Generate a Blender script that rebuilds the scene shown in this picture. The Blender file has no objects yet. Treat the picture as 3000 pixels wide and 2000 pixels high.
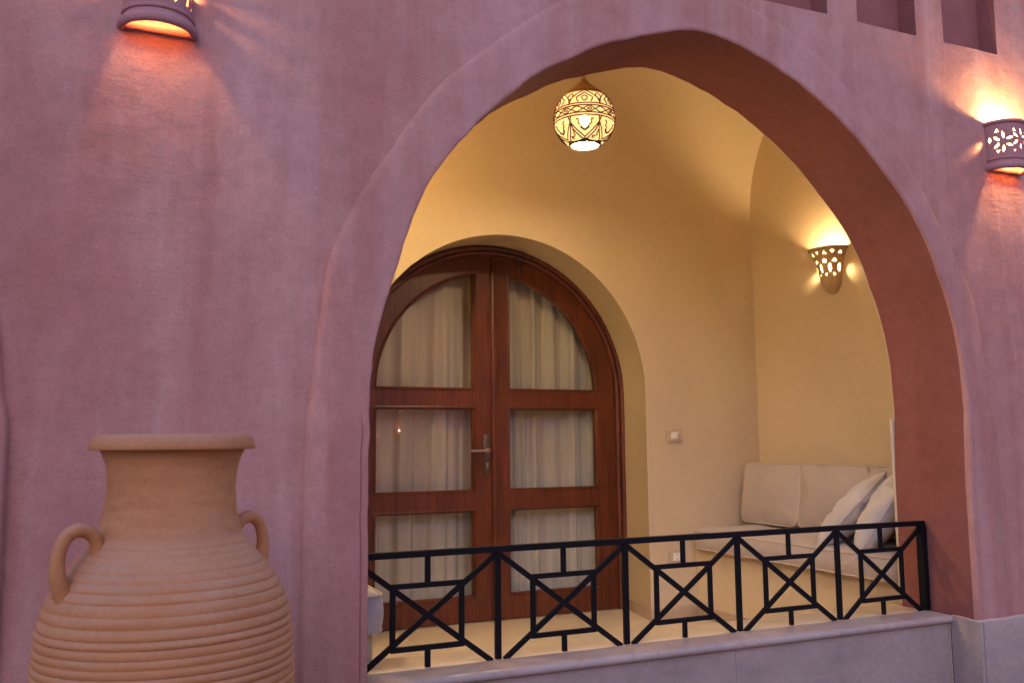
import bpy, bmesh, math, random
from math import sin, cos, pi, radians, sqrt, atan2, hypot
from mathutils import Vector, Matrix, noise
from mathutils.geometry import tessellate_polygon

random.seed(7)
SC = bpy.context.scene
COL = SC.collection
ZO = 1.30            # height of the camera above the court; shapes below are written relative to eye level

# ------------------------------------------------------------------ camera
cam_d = bpy.data.cameras.new('camera')
cam = bpy.data.objects.new('camera', cam_d)
COL.objects.link(cam)
cam_d.sensor_fit = 'HORIZONTAL'
cam_d.sensor_width = 36.0
cam_d.lens = 36.0 * 2062.5 / 2352.0
cam_d.clip_start = 0.05
cam_d.clip_end = 2000
yaw, pitch, roll = radians(24.042), radians(6.359), radians(-.509)
fw = Vector((sin(yaw) * cos(pitch), cos(yaw) * cos(pitch), sin(pitch)))
rt = Vector((cos(yaw), -sin(yaw), 0))
up = rt.cross(fw)
r2 = cos(roll) * rt + sin(roll) * up
u2 = -sin(roll) * rt + cos(roll) * up
cam.matrix_world = Matrix(((r2.x, u2.x, -fw.x, 0), (r2.y, u2.y, -fw.y, 0), (r2.z, u2.z, -fw.z, ZO), (0, 0, 0, 1)))
cam_d.dof.use_dof = True
cam_d.dof.focus_distance = 3.6
cam_d.dof.aperture_fstop = 5.0
SC.camera = cam

# ------------------------------------------------------------------ dusk sky, last sun
W = bpy.data.worlds.new('World')
SC.world = W
W.use_nodes = True
nt = W.node_tree
bg = nt.nodes['Background']
sky = nt.nodes.new('ShaderNodeTexSky')
sky.sky_type = 'NISHITA'
sky.sun_disc = False
sky.sun_elevation = radians(10.0)
sky.sun_rotation = radians(20)
sky.air_density = 1.0
sky.dust_density = 0.6
sky.ozone_density = 3.0
mixc = nt.nodes.new('ShaderNodeMix')
mixc.data_type = 'RGBA'
mixc.blend_type = 'MULTIPLY'
mixc.inputs[0].default_value = 1.0
nt.links.new(sky.outputs[0], mixc.inputs[6])
mixc.inputs[7].default_value = (1.0, 0.69, 0.76, 1)
nt.links.new(mixc.outputs[2], bg.inputs[0])
bg.inputs[1].default_value = 0.15

sun_d = bpy.data.lights.new('sun', 'SUN')
sun_d.energy = 0.25
sun_d.angle = radians(40)
sun_d.color = (1.0, 0.82, 0.8)
sun = bpy.data.objects.new('sun', sun_d)
COL.objects.link(sun)
sun.rotation_euler = (radians(58), 0, radians(-28))

SC.view_settings.view_transform = 'Standard'
SC.view_settings.look = 'None'
SC.view_settings.gamma = 1.0
SC.view_settings.exposure = 2.12
SC.view_settings.use_curve_mapping = False
SC.cycles.use_denoising = True
SC.cycles.max_bounces = 8
SC.cycles.diffuse_bounces = 5
SC.cycles.transparent_max_bounces = 12
SC.cycles.sample_clamp_indirect = 4.0
SC.cycles.caustics_reflective = False

# ------------------------------------------------------------------ material helpers
def new_mat(name):
    m = bpy.data.materials.new(name)
    m.use_nodes = True
    n = m.node_tree
    return m, n, n.nodes['Principled BSDF']

def node(n, t, **kw):
    o = n.nodes.new(t)
    for k, v in kw.items():
        setattr(o, k, v)
    return o

def tex_noise(n, scale, detail=4, rough=0.55, vec=None, stretch=None, dist=0.0):
    t = node(n, 'ShaderNodeTexNoise')
    t.inputs['Scale'].default_value = scale
    t.inputs['Detail'].default_value = detail
    t.inputs['Roughness'].default_value = rough
    t.inputs['Distortion'].default_value = dist
    co = node(n, 'ShaderNodeTexCoord')
    mp = node(n, 'ShaderNodeMapping')
    if stretch:
        mp.inputs['Scale'].default_value = stretch
    n.links.new(co.outputs['Object'], mp.inputs['Vector'])
    n.links.new(mp.outputs[0], t.inputs['Vector'])
    return t

def ramp(n, src, stops):
    r = node(n, 'ShaderNodeValToRGB')
    el = r.color_ramp.elements
    while len(el) < len(stops):
        el.new(0.5)
    for e, (p, c) in zip(el, stops):
        e.position = p
        e.color = (*c, 1) if len(c) == 3 else c
    n.links.new(src, r.inputs[0])
    return r

def mixcol(n, a, b, fac, mode='MIX'):
    m = node(n, 'ShaderNodeMix', data_type='RGBA', blend_type=mode)
    for sock, v in ((0, fac), (6, a), (7, b)):
        if hasattr(v, 'is_linked') or hasattr(v, 'links'):
            n.links.new(v, m.inputs[sock])
        elif sock == 0:
            m.inputs[0].default_value = v
        else:
            m.inputs[sock].default_value = (*v, 1)
    return m.outputs[2]

def bump_chain(n, bsdf, items):
    prev = None
    for src, strength, dist in items:
        b = node(n, 'ShaderNodeBump')
        b.inputs['Strength'].default_value = strength
        b.inputs['Distance'].default_value = dist
        n.links.new(src, b.inputs['Height'])
        if prev:
            n.links.new(prev.outputs[0], b.inputs['Normal'])
        prev = b
    n.links.new(prev.outputs[0], bsdf.inputs['Normal'])

def plaster(name, c1, c2, c3, rough=0.9, bump=1.0, streak=0.35, grain=1.0):
    m, n, b = new_mat(name)
    big = tex_noise(n, 1.3, 5, 0.6, dist=0.4)
    st = tex_noise(n, 1.0, 5, 0.6, stretch=(5.5, 5.5, 0.55), dist=0.5)
    fine = tex_noise(n, 22, 5, 0.65)
    r1 = ramp(n, big.outputs[0], [(0.33, c1), (0.66, c2)])
    r2_ = ramp(n, st.outputs[0], [(0.42, (0, 0, 0)), (0.72, (1, 1, 1))])
    ms = node(n, 'ShaderNodeMath', operation='MULTIPLY')
    n.links.new(r2_.outputs[0], ms.inputs[0])
    ms.inputs[1].default_value = streak
    col = mixcol(n, r1.outputs[0], c3, ms.outputs[0])
    rf = ramp(n, fine.outputs[0], [(0.3, (0.86, 0.86, 0.86)), (0.7, (1.08, 1.08, 1.08))])
    col = mixcol(n, col, rf.outputs[0], 0.2 + 0.5 * grain, 'MULTIPLY')
    gr = tex_noise(n, 180, 3, 0.7)
    rg = ramp(n, gr.outputs[0], [(0.32, (0.80, 0.80, 0.80)), (0.68, (1.14, 1.14, 1.14))])
    col = mixcol(n, col, rg.outputs[0], 0.55 * grain, 'MULTIPLY')
    hs_ = tex_noise(n, 1.0, 7, 0.7, stretch=(2.0, 2.0, 1.1), dist=2.2)     # hairline trowel marks and cracks
    rh = ramp(n, hs_.outputs[0], [(0.489, (1, 1, 1)), (0.497, (0.72, 0.70, 0.70)), (0.505, (1, 1, 1))])
    hm = tex_noise(n, 2.4, 3, 0.6)
    rhm = ramp(n, hm.outputs[0], [(0.55, (0, 0, 0)), (0.68, (1, 1, 1))])
    mh = node(n, 'ShaderNodeMath', operation='MULTIPLY')
    n.links.new(rhm.outputs[0], mh.inputs[0])
    mh.inputs[1].default_value = 0.6 * grain
    col = mixcol(n, col, mixcol(n, col, rh.outputs[0], 1.0, 'MULTIPLY'), mh.outputs[0])
    n.links.new(col, b.inputs['Base Color'])
    b.inputs['Roughness'].default_value = rough
    b.inputs['Specular IOR Level'].default_value = 0.25
    trow = tex_noise(n, 1.0, 4, 0.6, stretch=(9, 9, 75), dist=0.6)
    trow2 = tex_noise(n, 1.0, 4, 0.6, stretch=(60, 60, 7), dist=0.6)
    msk = tex_noise(n, 3.2, 3)
    rm = ramp(n, msk.outputs[0], [(0.45, (0, 0, 0)), (0.62, (1, 1, 1))])
    tm = mixcol(n, trow.outputs[0], trow2.outputs[0], rm.outputs[0])
    pit = tex_noise(n, 140, 4, 0.7)
    wob = tex_noise(n, 5, 3, 0.5)
    bump_chain(n, b, [(wob.outputs[0], 0.35 * bump, 0.03), (tm, 0.2 * bump, 0.006), (pit.outputs[0], 0.45 * bump, 0.003)])
    return m

M = {}
M['pink'] = plaster('pink_plaster', (0.375, 0.160, 0.132), (0.465, 0.242, 0.218), (0.55, 0.34, 0.31), streak=0.7)
M['pink_deep'] = plaster('unfaded_pink_plaster', (0.215, 0.074, 0.060), (0.26, 0.095, 0.080), (0.28, 0.11, 0.095), streak=0.4)  # facade plaster darkened and reddened to carry the soffit's shade and warm light
M['pink_deep2'] = plaster('sheltered_pink_plaster', (0.25, 0.092, 0.082), (0.30, 0.118, 0.108), (0.32, 0.13, 0.12), streak=0.4)  # facade plaster with the shade of the niche recesses in its colour
M['cream'] = plaster('cream_plaster', (0.56, 0.455, 0.31), (0.60, 0.485, 0.335), (0.60, 0.49, 0.35), bump=0.16, streak=0.1, grain=0.15)

def mat_marble(name, c1, c2, vein, rough=0.35, vs=0.5):
    m, n, b = new_mat(name)
    a = tex_noise(n, 3.0, 8, 0.65, dist=0.8)
    r = ramp(n, a.outputs[0], [(0.32, c1), (0.68, c2)])
    v = tex_noise(n, 2.2, 10, 0.6, stretch=(1.0, 1.0, 2.2), dist=1.6)
    rv = ramp(n, v.outputs[0], [(0.47, (0, 0, 0)), (0.50, (1, 1, 1)), (0.53, (0, 0, 0))])
    sc = node(n, 'ShaderNodeMath', operation='MULTIPLY')
    n.links.new(rv.outputs[0], sc.inputs[0])
    sc.inputs[1].default_value = vs
    col = mixcol(n, r.outputs[0], vein, sc.outputs[0])
    f = tex_noise(n, 45, 6, 0.7)
    rf = ramp(n, f.outputs[0], [(0.3, (0.85, 0.85, 0.85)), (0.7, (1.08, 1.08, 1.08))])
    col = mixcol(n, col, rf.outputs[0], 0.7, 'MULTIPLY')
    n.links.new(col, b.inputs['Base Color'])
    b.inputs['Roughness'].default_value = rough
    bump_chain(n, b, [(f.outputs[0], 0.08, 0.002)])
    return m
M['marble'] = mat_marble('grey_marble', (0.30, 0.245, 0.235), (0.40, 0.33, 0.31), (0.46, 0.36, 0.30), 0.45, 0.35)
M['sill'] = mat_marble('sill_marble', (0.40, 0.33, 0.30), (0.52, 0.43, 0.39), (0.42, 0.24, 0.18), 0.3, 0.5)
M['tile'] = mat_marble('cream_floor_marble', (0.66, 0.55, 0.39), (0.73, 0.61, 0.44), (0.70, 0.54, 0.37), 0.28, 0.3)
M['skirt'] = mat_marble('skirting_stone', (0.40, 0.30, 0.21), (0.47, 0.36, 0.26), (0.5, 0.4, 0.3), 0.4, 0.2)
M['paver'] = mat_marble('court_paver_stone', (0.24, 0.19, 0.16), (0.33, 0.27, 0.23), (0.3, 0.22, 0.18), 0.8, 0.2)

def mat_clay(name, c1, c2, dust, rough=0.85, dusty=0.6):
    m, n, b = new_mat(name)
    a = tex_noise(n, 4.0, 6, 0.6, stretch=(1, 1, 2.5), dist=0.3)
    r = ramp(n, a.outputs[0], [(0.3, c1), (0.7, c2)])
    geo = node(n, 'ShaderNodeNewGeometry')
    sep = node(n, 'ShaderNodeSeparateXYZ')
    n.links.new(geo.outputs['Normal'], sep.inputs[0])
    rr = ramp(n, sep.outputs[2], [(0.05, (0, 0, 0)), (0.75, (1, 1, 1))])
    mm = node(n, 'ShaderNodeMath', operation='MULTIPLY')
    n.links.new(rr.outputs[0], mm.inputs[0])
    mm.inputs[1].default_value = dusty
    dn = tex_noise(n, 5.0, 5, 0.6)
    m3 = node(n, 'ShaderNodeMath', operation='MULTIPLY')
    rdn = ramp(n, dn.outputs[0], [(0.3, (0.3, 0.3, 0.3)), (0.65, (1, 1, 1))])
    n.links.new(mm.outputs[0], m3.inputs[0])
    n.links.new(rdn.outputs[0], m3.inputs[1])
    col = mixcol(n, r.outputs[0], dust, m3.outputs[0])
    f = tex_noise(n, 90, 5, 0.7)
    rf = ramp(n, f.outputs[0], [(0.3, (0.85, 0.85, 0.85)), (0.7, (1.07, 1.07, 1.07))])
    col = mixcol(n, col, rf.outputs[0], 0.8, 'MULTIPLY')
    n.links.new(col, b.inputs['Base Color'])
    b.inputs['Roughness'].default_value = rough
    b.inputs['Specular IOR Level'].default_value = 0.3
    g = tex_noise(n, 1.0, 4, 0.6, stretch=(6, 6, 140))
    bump_chain(n, b, [(g.outputs[0], 0.25, 0.003), (f.outputs[0], 0.35, 0.002)])
    return m
M['clay'] = mat_clay('terracotta', (0.42, 0.180, 0.068), (0.53, 0.245, 0.105), (0.48, 0.32, 0.235))
M['sconce'] = mat_clay('pink_painted_clay', (0.36, 0.17, 0.17), (0.43, 0.22, 0.225), (0.45, 0.3, 0.3), dusty=0.2)
M['sconce_in'] = mat_clay('cream_painted_clay', (0.52, 0.37, 0.22), (0.57, 0.41, 0.25), (0.5, 0.4, 0.3), dusty=0.1)
M['clay_inside'] = mat_clay('raw_clay_inside', (0.62, 0.33, 0.12), (0.68, 0.38, 0.15), (0.6, 0.4, 0.2), dusty=0.0)

def mat_wood():
    m, n, b = new_mat('varnished_door_wood')
    tc = node(n, 'ShaderNodeTexCoord')
    gx = tex_noise(n, 1.0, 6, 0.65, stretch=(38, 38, 2.2), dist=0.5)
    big = tex_noise(n, 3.0, 4, 0.6, stretch=(3, 3, 1))
    r = ramp(n, gx.outputs[0], [(0.28, (0.050, 0.009, 0.004)), (0.55, (0.125, 0.026, 0.008)), (0.8, (0.18, 0.042, 0.013))])
    rb = ramp(n, big.outputs[0], [(0.3, (0.6, 0.6, 0.6)), (0.7, (1.15, 1.15, 1.15))])
    col = mixcol(n, r.outputs[0], rb.outputs[0], 0.8, 'MULTIPLY')
    n.links.new(col, b.inputs['Base Color'])
    b.inputs['Roughness'].default_value = 0.42
    b.inputs['Coat Weight'].default_value = 0.15
    b.inputs['Coat Roughness'].default_value = 0.25
    bump_chain(n, b, [(gx.outputs[0], 0.12, 0.002)])
    return m
M['wood'] = mat_wood()

def mat_fabric(name, c1, c2, weave=1.0):
    m, n, b = new_mat(name)
    a = tex_noise(n, 6, 4, 0.6)
    r = ramp(n, a.outputs[0], [(0.3, c1), (0.7, c2)])
    n.links.new(r.outputs[0], b.inputs['Base Color'])
    b.inputs['Roughness'].default_value = 0.95
    b.inputs['Sheen Weight'].default_value = 0.15
    b.inputs['Specular IOR Level'].default_value = 0.15
    f = tex_noise(n, 260, 3, 0.6)
    wr = tex_noise(n, 9, 4, 0.55, stretch=(1, 1, 1.6), dist=0.8)
    bump_chain(n, b, [(wr.outputs[0], 0.22, 0.02), (f.outputs[0], 0.25 * weave, 0.002)])
    return m
M['cushion'] = mat_fabric('beige_canvas', (0.40, 0.345, 0.315), (0.44, 0.38, 0.345))
M['piping'] = mat_fabric('cream_piping', (0.48, 0.40, 0.33), (0.52, 0.43, 0.36))
M['pillow'] = mat_fabric('white_cotton', (0.48, 0.45, 0.45), (0.53, 0.50, 0.495))

def mat_curtain():
    m, n, b = new_mat('sheer_curtain')
    a = tex_noise(n, 1, 4, 0.6, stretch=(9, 9, 0.6))
    r = ramp(n, a.outputs[0], [(0.3, (0.72, 0.64, 0.52)), (0.7, (0.82, 0.75, 0.63))])
    n.links.new(r.outputs[0], b.inputs['Base Color'])
    b.inputs['Roughness'].default_value = 0.9
    tr = node(n, 'ShaderNodeBsdfTranslucent')
    tr.inputs[0].default_value = (0.7, 0.66, 0.6, 1)
    mx = node(n, 'ShaderNodeMixShader')
    mx.inputs[0].default_value = 0.06
    n.links.new(b.outputs[0], mx.inputs[1])
    n.links.new(tr.outputs[0], mx.inputs[2])
    n.links.new(mx.outputs[0], n.nodes['Material Output'].inputs[0])
    return m
M['curtain'] = mat_curtain()

def mat_glass():
    m, n, b = new_mat('window_glass')
    t = node(n, 'ShaderNodeBsdfTransparent')
    t.inputs[0].default_value = (0.97, 0.98, 0.975, 1)
    g = node(n, 'ShaderNodeBsdfGlossy')
    g.inputs['Roughness'].default_value = 0.015
    fr = node(n, 'ShaderNodeFresnel')
    fr.inputs[0].default_value = 1.5
    mu = node(n, 'ShaderNodeMath', operation='MULTIPLY_ADD')
    n.links.new(fr.outputs[0], mu.inputs[0])
    mu.inputs[1].default_value = 0.65
    mu.inputs[2].default_value = 0.012
    mx = node(n, 'ShaderNodeMixShader')
    n.links.new(mu.outputs[0], mx.inputs[0])
    n.links.new(t.outputs[0], mx.inputs[1])
    n.links.new(g.outputs[0], mx.inputs[2])
    n.links.new(mx.outputs[0], n.nodes['Material Output'].inputs[0])
    return m
M['glass'] = mat_glass()

def mat_plain(name, c, rough=0.5, metal=0.0, bump=0.0):
    m, n, b = new_mat(name)
    a = tex_noise(n, 30, 4, 0.6)
    r = ramp(n, a.outputs[0], [(0.3, tuple(x * 0.85 for x in c)), (0.7, tuple(min(1, x * 1.12) for x in c))])
    n.links.new(r.outputs[0], b.inputs['Base Color'])
    b.inputs['Roughness'].default_value = rough
    b.inputs['Metallic'].default_value = metal
    if bump:
        bump_chain(n, b, [(a.outputs[0], bump, 0.002)])
    return m
M['iron'] = mat_plain('black_painted_iron', (0.003, 0.003, 0.005), 0.55, 0.0, 0.25)
M['iron'].node_tree.nodes['Principled BSDF'].inputs['Specular IOR Level'].default_value = 0.2
M['brass'] = mat_plain('old_brass', (0.16, 0.12, 0.08), 0.38, 0.9)
M['nickel'] = mat_plain('nickel', (0.45, 0.42, 0.38), 0.3, 0.9)
M['plastic_beige'] = mat_plain('beige_plastic', (0.50, 0.40, 0.28), 0.45)
M['plastic_white'] = mat_plain('white_plastic', (0.78, 0.75, 0.70), 0.35)
M['dark_hole'] = mat_plain('dark_hole', (0.02, 0.02, 0.02), 0.8)
M['cord'] = mat_plain('lamp_cord', (0.12, 0.07, 0.03), 0.6)
M['tracery'] = mat_plain('bronze_tracery', (0.03, 0.013, 0.006), 0.7)
M['shade_cap'] = mat_plain('bronze_cap', (0.23, 0.11, 0.035), 0.5, 0.2)
M['grout'] = mat_plain('grout', (0.35, 0.28, 0.22), 0.9)
M['room'] = mat_plain('dim_room_wall', (0.35, 0.33, 0.30), 0.9)

def mat_emit(name, col, s):
    m, n, b = new_mat(name)
    b.inputs['Base Color'].default_value = (*col, 1)
    b.inputs['Emission Color'].default_value = (*col, 1)
    b.inputs['Emission Strength'].default_value = s
    return m
BULB_OUT = 50.0
M['bulb_out'] = mat_emit('outdoor_bulb', (1.0, 0.56, 0.20), BULB_OUT * 6)
M['bulb_out_strong'] = mat_emit('strong_outdoor_bulb', (1.0, 0.62, 0.24), BULB_OUT * 17)
M['bulb_in'] = mat_emit('indoor_bulb', (1.0, 0.76, 0.38), 270.0)
M['bulb_in_left'] = mat_emit('brighter_indoor_bulb', (1.0, 0.76, 0.38), 4700.0)
M['bulb_pendant'] = mat_emit('pendant_bulb', (1.0, 0.80, 0.52), 40.0)
M['disc'] = mat_emit('lit_diffuser', (1.0, 0.78, 0.46), 54.0)

def mat_shade():
    m, n, b = new_mat('lit_lamp_shade')
    a = tex_noise(n, 55, 5, 0.75)
    r = ramp(n, a.outputs[0], [(0.3, (0.80, 0.46, 0.20)), (0.7, (1.0, 0.76, 0.50))])
    n.links.new(r.outputs[0], b.inputs['Base Color'])
    n.links.new(r.outputs[0], b.inputs['Emission Color'])
    b.inputs['Emission Strength'].default_value = 0.07
    b.inputs['Roughness'].default_value = 0.6
    tr = node(n, 'ShaderNodeBsdfTranslucent')
    n.links.new(r.outputs[0], tr.inputs[0])
    rf = node(n, 'ShaderNodeBsdfRefraction')
    rf.inputs['Roughness'].default_value = 0.5
    rf.inputs['IOR'].default_value = 1.12
    rf.inputs['Color'].default_value = (1, 0.85, 0.6, 1)
    m1 = node(n, 'ShaderNodeMixShader')
    m1.inputs[0].default_value = 0.35
    n.links.new(tr.outputs[0], m1.inputs[1])
    n.links.new(rf.outputs[0], m1.inputs[2])
    m2 = node(n, 'ShaderNodeMixShader')
    m2.inputs[0].default_value = 0.5
    n.links.new(b.outputs[0], m2.inputs[1])
    n.links.new(m1.outputs[0], m2.inputs[2])
    n.links.new(m2.outputs[0], n.nodes['Material Output'].inputs[0])
    return m
M['shade'] = mat_shade()

# ------------------------------------------------------------------ object helpers
def mesh_obj(name, verts, faces, mat, parent=None, smooth=None, loc=None):
    me = bpy.data.meshes.new(name)
    me.from_pydata([tuple(v) for v in verts], [], faces)
    me.validate(clean_customdata=False)
    bm = bmesh.new()
    bm.from_mesh(me)
    bmesh.ops.recalc_face_normals(bm, faces=bm.faces)
    bm.to_mesh(me)
    bm.free()
    return link_mesh(name, me, mat, parent, smooth, loc)

def link_mesh(name, me, mat, parent=None, smooth=None, loc=None):
    if mat is not None and not me.materials:
        me.materials.append(mat)
    if smooth is not None:
        for p in me.polygons:
            p.use_smooth = True
        me.set_sharp_from_angle(angle=radians(smooth))
    o = bpy.data.objects.new(name, me)
    COL.objects.link(o)
    if parent:
        o.parent = parent
    if loc:
        o.location = loc
    return o

def tag(o, label=None, cat=None, group=None, kind=None):
    if label: o['label'] = label
    if cat: o['category'] = cat
    if group: o['group'] = group
    if kind: o['kind'] = kind
    return o

def thing(name, label, cat, loc=(0, 0, 0), group=None, rz=0.0):
    o = bpy.data.objects.new(name, None)
    COL.objects.link(o)
    o.location = loc
    o.rotation_euler = (0, 0, rz)
    o.empty_display_size = 0.1
    return tag(o, label, cat, group)

def copy_tree(o, parent=None):
    c = o.copy()
    COL.objects.link(c)
    if parent:
        c.parent = parent
    for ch in [x for x in bpy.data.objects if x.parent == o]:
        copy_tree(ch, c)
    return c

def box_mesh(name, x0, x1, y0, y1, z0, z1, bev=0.0, seg=2):
    bm = bmesh.new()
    bmesh.ops.create_cube(bm, size=1.0)
    for v in bm.verts:
        v.co = Vector(((x0 + x1) / 2 + v.co.x * (x1 - x0), (y0 + y1) / 2 + v.co.y * (y1 - y0), (z0 + z1) / 2 + v.co.z * (z1 - z0)))
    if bev:
        bmesh.ops.bevel(bm, geom=list(bm.edges), offset=bev, segments=seg, affect='EDGES', profile=0.5)
    me = bpy.data.meshes.new(name)
    bm.to_mesh(me)
    bm.free()
    return me

def box(name, x0, x1, y0, y1, z0, z1, mat, parent=None, bev=0.0, seg=2, smooth=40):
    return link_mesh(name, box_mesh(name, x0, x1, y0, y1, z0, z1, bev, seg), mat, parent, smooth if bev else None)

def poly_extrude(name, outer, holes, y0, y1, mat, parent=None, smooth=30):
    """polygon in XZ with holes, front face at y0 and back at y1"""
    loops = [outer] + list(holes)
    vs, idx = [], []
    for lp in loops:
        idx.append(list(range(len(vs), len(vs) + len(lp))))
        vs += [(p[0], p[1]) for p in lp]
    tris = tessellate_polygon([[Vector((p[0], p[1], 0)) for p in lp] for lp in loops])
    n = len(vs)
    verts = [(x, y0, z) for x, z in vs] + [(x, y1, z) for x, z in vs]
    faces = [tuple(t) for t in tris] + [tuple(i + n for i in reversed(t)) for t in tris]
    for ids in idx:
        for k in range(len(ids)):
            a, b_ = ids[k], ids[(k + 1) % len(ids)]
            faces.append((a, b_, b_ + n, a + n))
    return mesh_obj(name, verts, faces, mat, parent, smooth)

def loft(name, rows, mat, parent=None, closed=False, smooth=40, cap=False):
    m = len(rows[0])
    verts = [p for r in rows for p in r]
    faces = []
    for i in range(len(rows) - 1):
        for j in range(m - 1 if not closed else m):
            a, b_ = i * m + j, i * m + (j + 1) % m
            faces.append((a, b_, b_ + m, a + m))
    if cap:
        faces.append(tuple(range(m)))
        faces.append(tuple((len(rows) - 1) * m + k for k in range(m)))
    return mesh_obj(name, verts, faces, mat, parent, smooth)

def tube_geo(path, rad, seg=8, cap=True):
    path = [Vector(p) for p in path]
    rads = rad if isinstance(rad, (list, tuple)) else [rad] * len(path)
    rows = []
    t0 = (path[1] - path[0]).normalized()
    nrm = t0.orthogonal().normalized()
    for i, p in enumerate(path):
        if i == 0: t = path[1] - path[0]
        elif i == len(path) - 1: t = path[-1] - path[-2]
        else: t = path[i + 1] - path[i - 1]
        t.normalize()
        nrm = (nrm - t * nrm.dot(t)).normalized()
        bn = t.cross(nrm)
        rows.append([p + (nrm * cos(2 * pi * k / seg) + bn * sin(2 * pi * k / seg)) * rads[i] for k in range(seg)])
    verts = [v for r in rows for v in r]
    faces = []
    for i in range(len(rows) - 1):
        for k in range(seg):
            a, b_ = i * seg + k, i * seg + (k + 1) % seg
            faces.append((a, b_, b_ + seg, a + seg))
    if cap:
        faces.append(tuple(range(seg - 1, -1, -1)))
        faces.append(tuple((len(rows) - 1) * seg + k for k in range(seg)))
    return verts, faces

def tube(name, path, rad, mat, parent=None, seg=10):
    v, f = tube_geo(path, rad, seg)
    return mesh_obj(name, v, f, mat, parent, 50)

def tubes(name, paths, rad, mat, parent=None, seg=5):
    V, F = [], []
    for p in paths:
        v, f = tube_geo(p, rad, seg)
        F += [tuple(i + len(V) for i in q) for q in f]
        V += v
    return mesh_obj(name, V, F, mat, parent, 60)

def lathe(name, prof, mat, parent=None, seg=96, smooth=40, wob=None, loc=None):
    rows = []
    for (r, z) in prof:
        row = []
        for k in range(seg):
            a = 2 * pi * k / seg
            rr = r + (wob(a, z) if wob else 0)
            row.append((rr * cos(a), rr * sin(a), z))
        rows.append(row)
    o = loft(name, rows, mat, parent, closed=True, smooth=smooth)
    if loc: o.location = loc
    return o

def interp(pts, n):
    """arc-length resample of a polyline after Catmull-Rom smoothing"""
    P = [Vector(p) for p in pts]
    P = [P[0] * 2 - P[1]] + P + [P[-1] * 2 - P[-2]]
    fine = []
    for i in range(1, len(P) - 2):
        for k in range(12):
            t = k / 12
            fine.append(0.5 * ((2 * P[i]) + (P[i + 1] - P[i - 1]) * t + (2 * P[i - 1] - 5 * P[i] + 4 * P[i + 1] - P[i + 2]) * t * t + (3 * P[i] - P[i - 1] - 3 * P[i + 1] + P[i + 2]) * t ** 3))
    fine.append(P[-2])
    L = [0]
    for a, b_ in zip(fine, fine[1:]):
        L.append(L[-1] + (b_ - a).length)
    out, j = [], 0
    for k in range(n):
        s = L[-1] * k / (n - 1)
        while j < len(L) - 2 and L[j + 1] < s: j += 1
        d = (L[j + 1] - L[j]) or 1
        out.append(fine[j].lerp(fine[j + 1], min(1, (s - L[j]) / d)))
    return out

# ------------------------------------------------------------------ measured outlines (X, Z relative to eye level)
Y0, YW, YI, YB = 2.55, 2.575, 2.93, 4.49      # band front, wall front, inner wall face, loggia back wall
FL = -1.025                                    # loggia floor
XL, XR = 0.38, 3.67                            # loggia end walls
BASE = -1.30                                   # court level
SILL = -0.705

inner_pts = [(0.684, -0.30), (0.684, 0.05), (0.696, 0.241), (0.714, 0.353), (0.738, 0.44), (0.771, 0.548), (0.815, 0.672), (0.868, 0.785),
             (0.94, 0.895), (1.027, 0.999), (1.164, 1.136), (1.259, 1.213), (1.382, 1.293), (1.51, 1.359), (1.641, 1.411), (1.78, 1.456),
             (1.86, 1.473), (1.93, 1.478), (2.0, 1.472), (2.12, 1.448), (2.26, 1.398), (2.375, 1.345), (2.491, 1.279), (2.597, 1.207), (2.699, 1.122),
             (2.85, 0.968), (2.94, 0.85), (3.0, 0.755), (3.085, 0.529), (3.125, 0.338), (3.136, 0.112), (3.130, 0.03), (3.124, -0.30)]
outer_half = [(0.500, -0.30), (0.503, 0.05), (0.515, 0.12), (0.536, 0.32), (0.56, 0.513), (0.605, 0.640), (0.684, 0.791), (0.754, 0.896), (0.808, 0.986),
              (0.91, 1.122), (0.98, 1.19), (1.072, 1.273), (1.246, 1.415), (1.42, 1.53), (1.60, 1.60), (1.91, 1.645)]
outer_pts = outer_half + [(3.80 - x, z) for x, z in reversed(outer_half[:-1])]
NP = 150
inner = interp([(x, 0, z) for x, z in inner_pts], NP)
outer = interp([(x, 0, z) for x, z in outer_pts], NP)
for i, p in enumerate(inner):        # hand-plastered unevenness of the arch edge
    q = noise.noise(Vector((p.x * 5, 1.3, p.z * 5))) * 0.006 + noise.noise(Vector((p.x * 16, 4.1, p.z * 16))) * 0.0045
    c = Vector((1.91, 0, 0.3))
    d = (p - c).normalized()
    inner[i] = p + d * q
def down(pts, zb):
    """outline with straight legs down to zb"""
    a = [(pts[0].x, zb)]
    return a + [(p.x, p.z) for p in pts] + [(pts[-1].x, zb)]

# ------------------------------------------------------------------ court ground and loggia floor (structure)
ground = thing('ground', None, None)
ground['kind'] = 'structure'
gv, gf = [(-600, -600, BASE - 0.03), (600, -600, BASE - 0.03), (600, 600, BASE - 0.03), (-600, 600, BASE - 0.03)], [(0, 1, 2, 3)]
mesh_obj('sand_bed', gv, gf, M['grout'], ground)
pm = box_mesh('paver', -0.295, 0.295, -0.295, 0.295, -0.04, 0.0, 0.004, 1)
pm.materials.append(M['paver'])
for i in range(-6, 10):
    for j in range(-8, 5):
        o = bpy.data.objects.new('paver', pm)
        COL.objects.link(o)
        o.parent = ground
        o.location = (i * 0.6 + 0.1, j * 0.6 - 0.13, BASE + random.uniform(-.0015, .0015))

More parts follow.
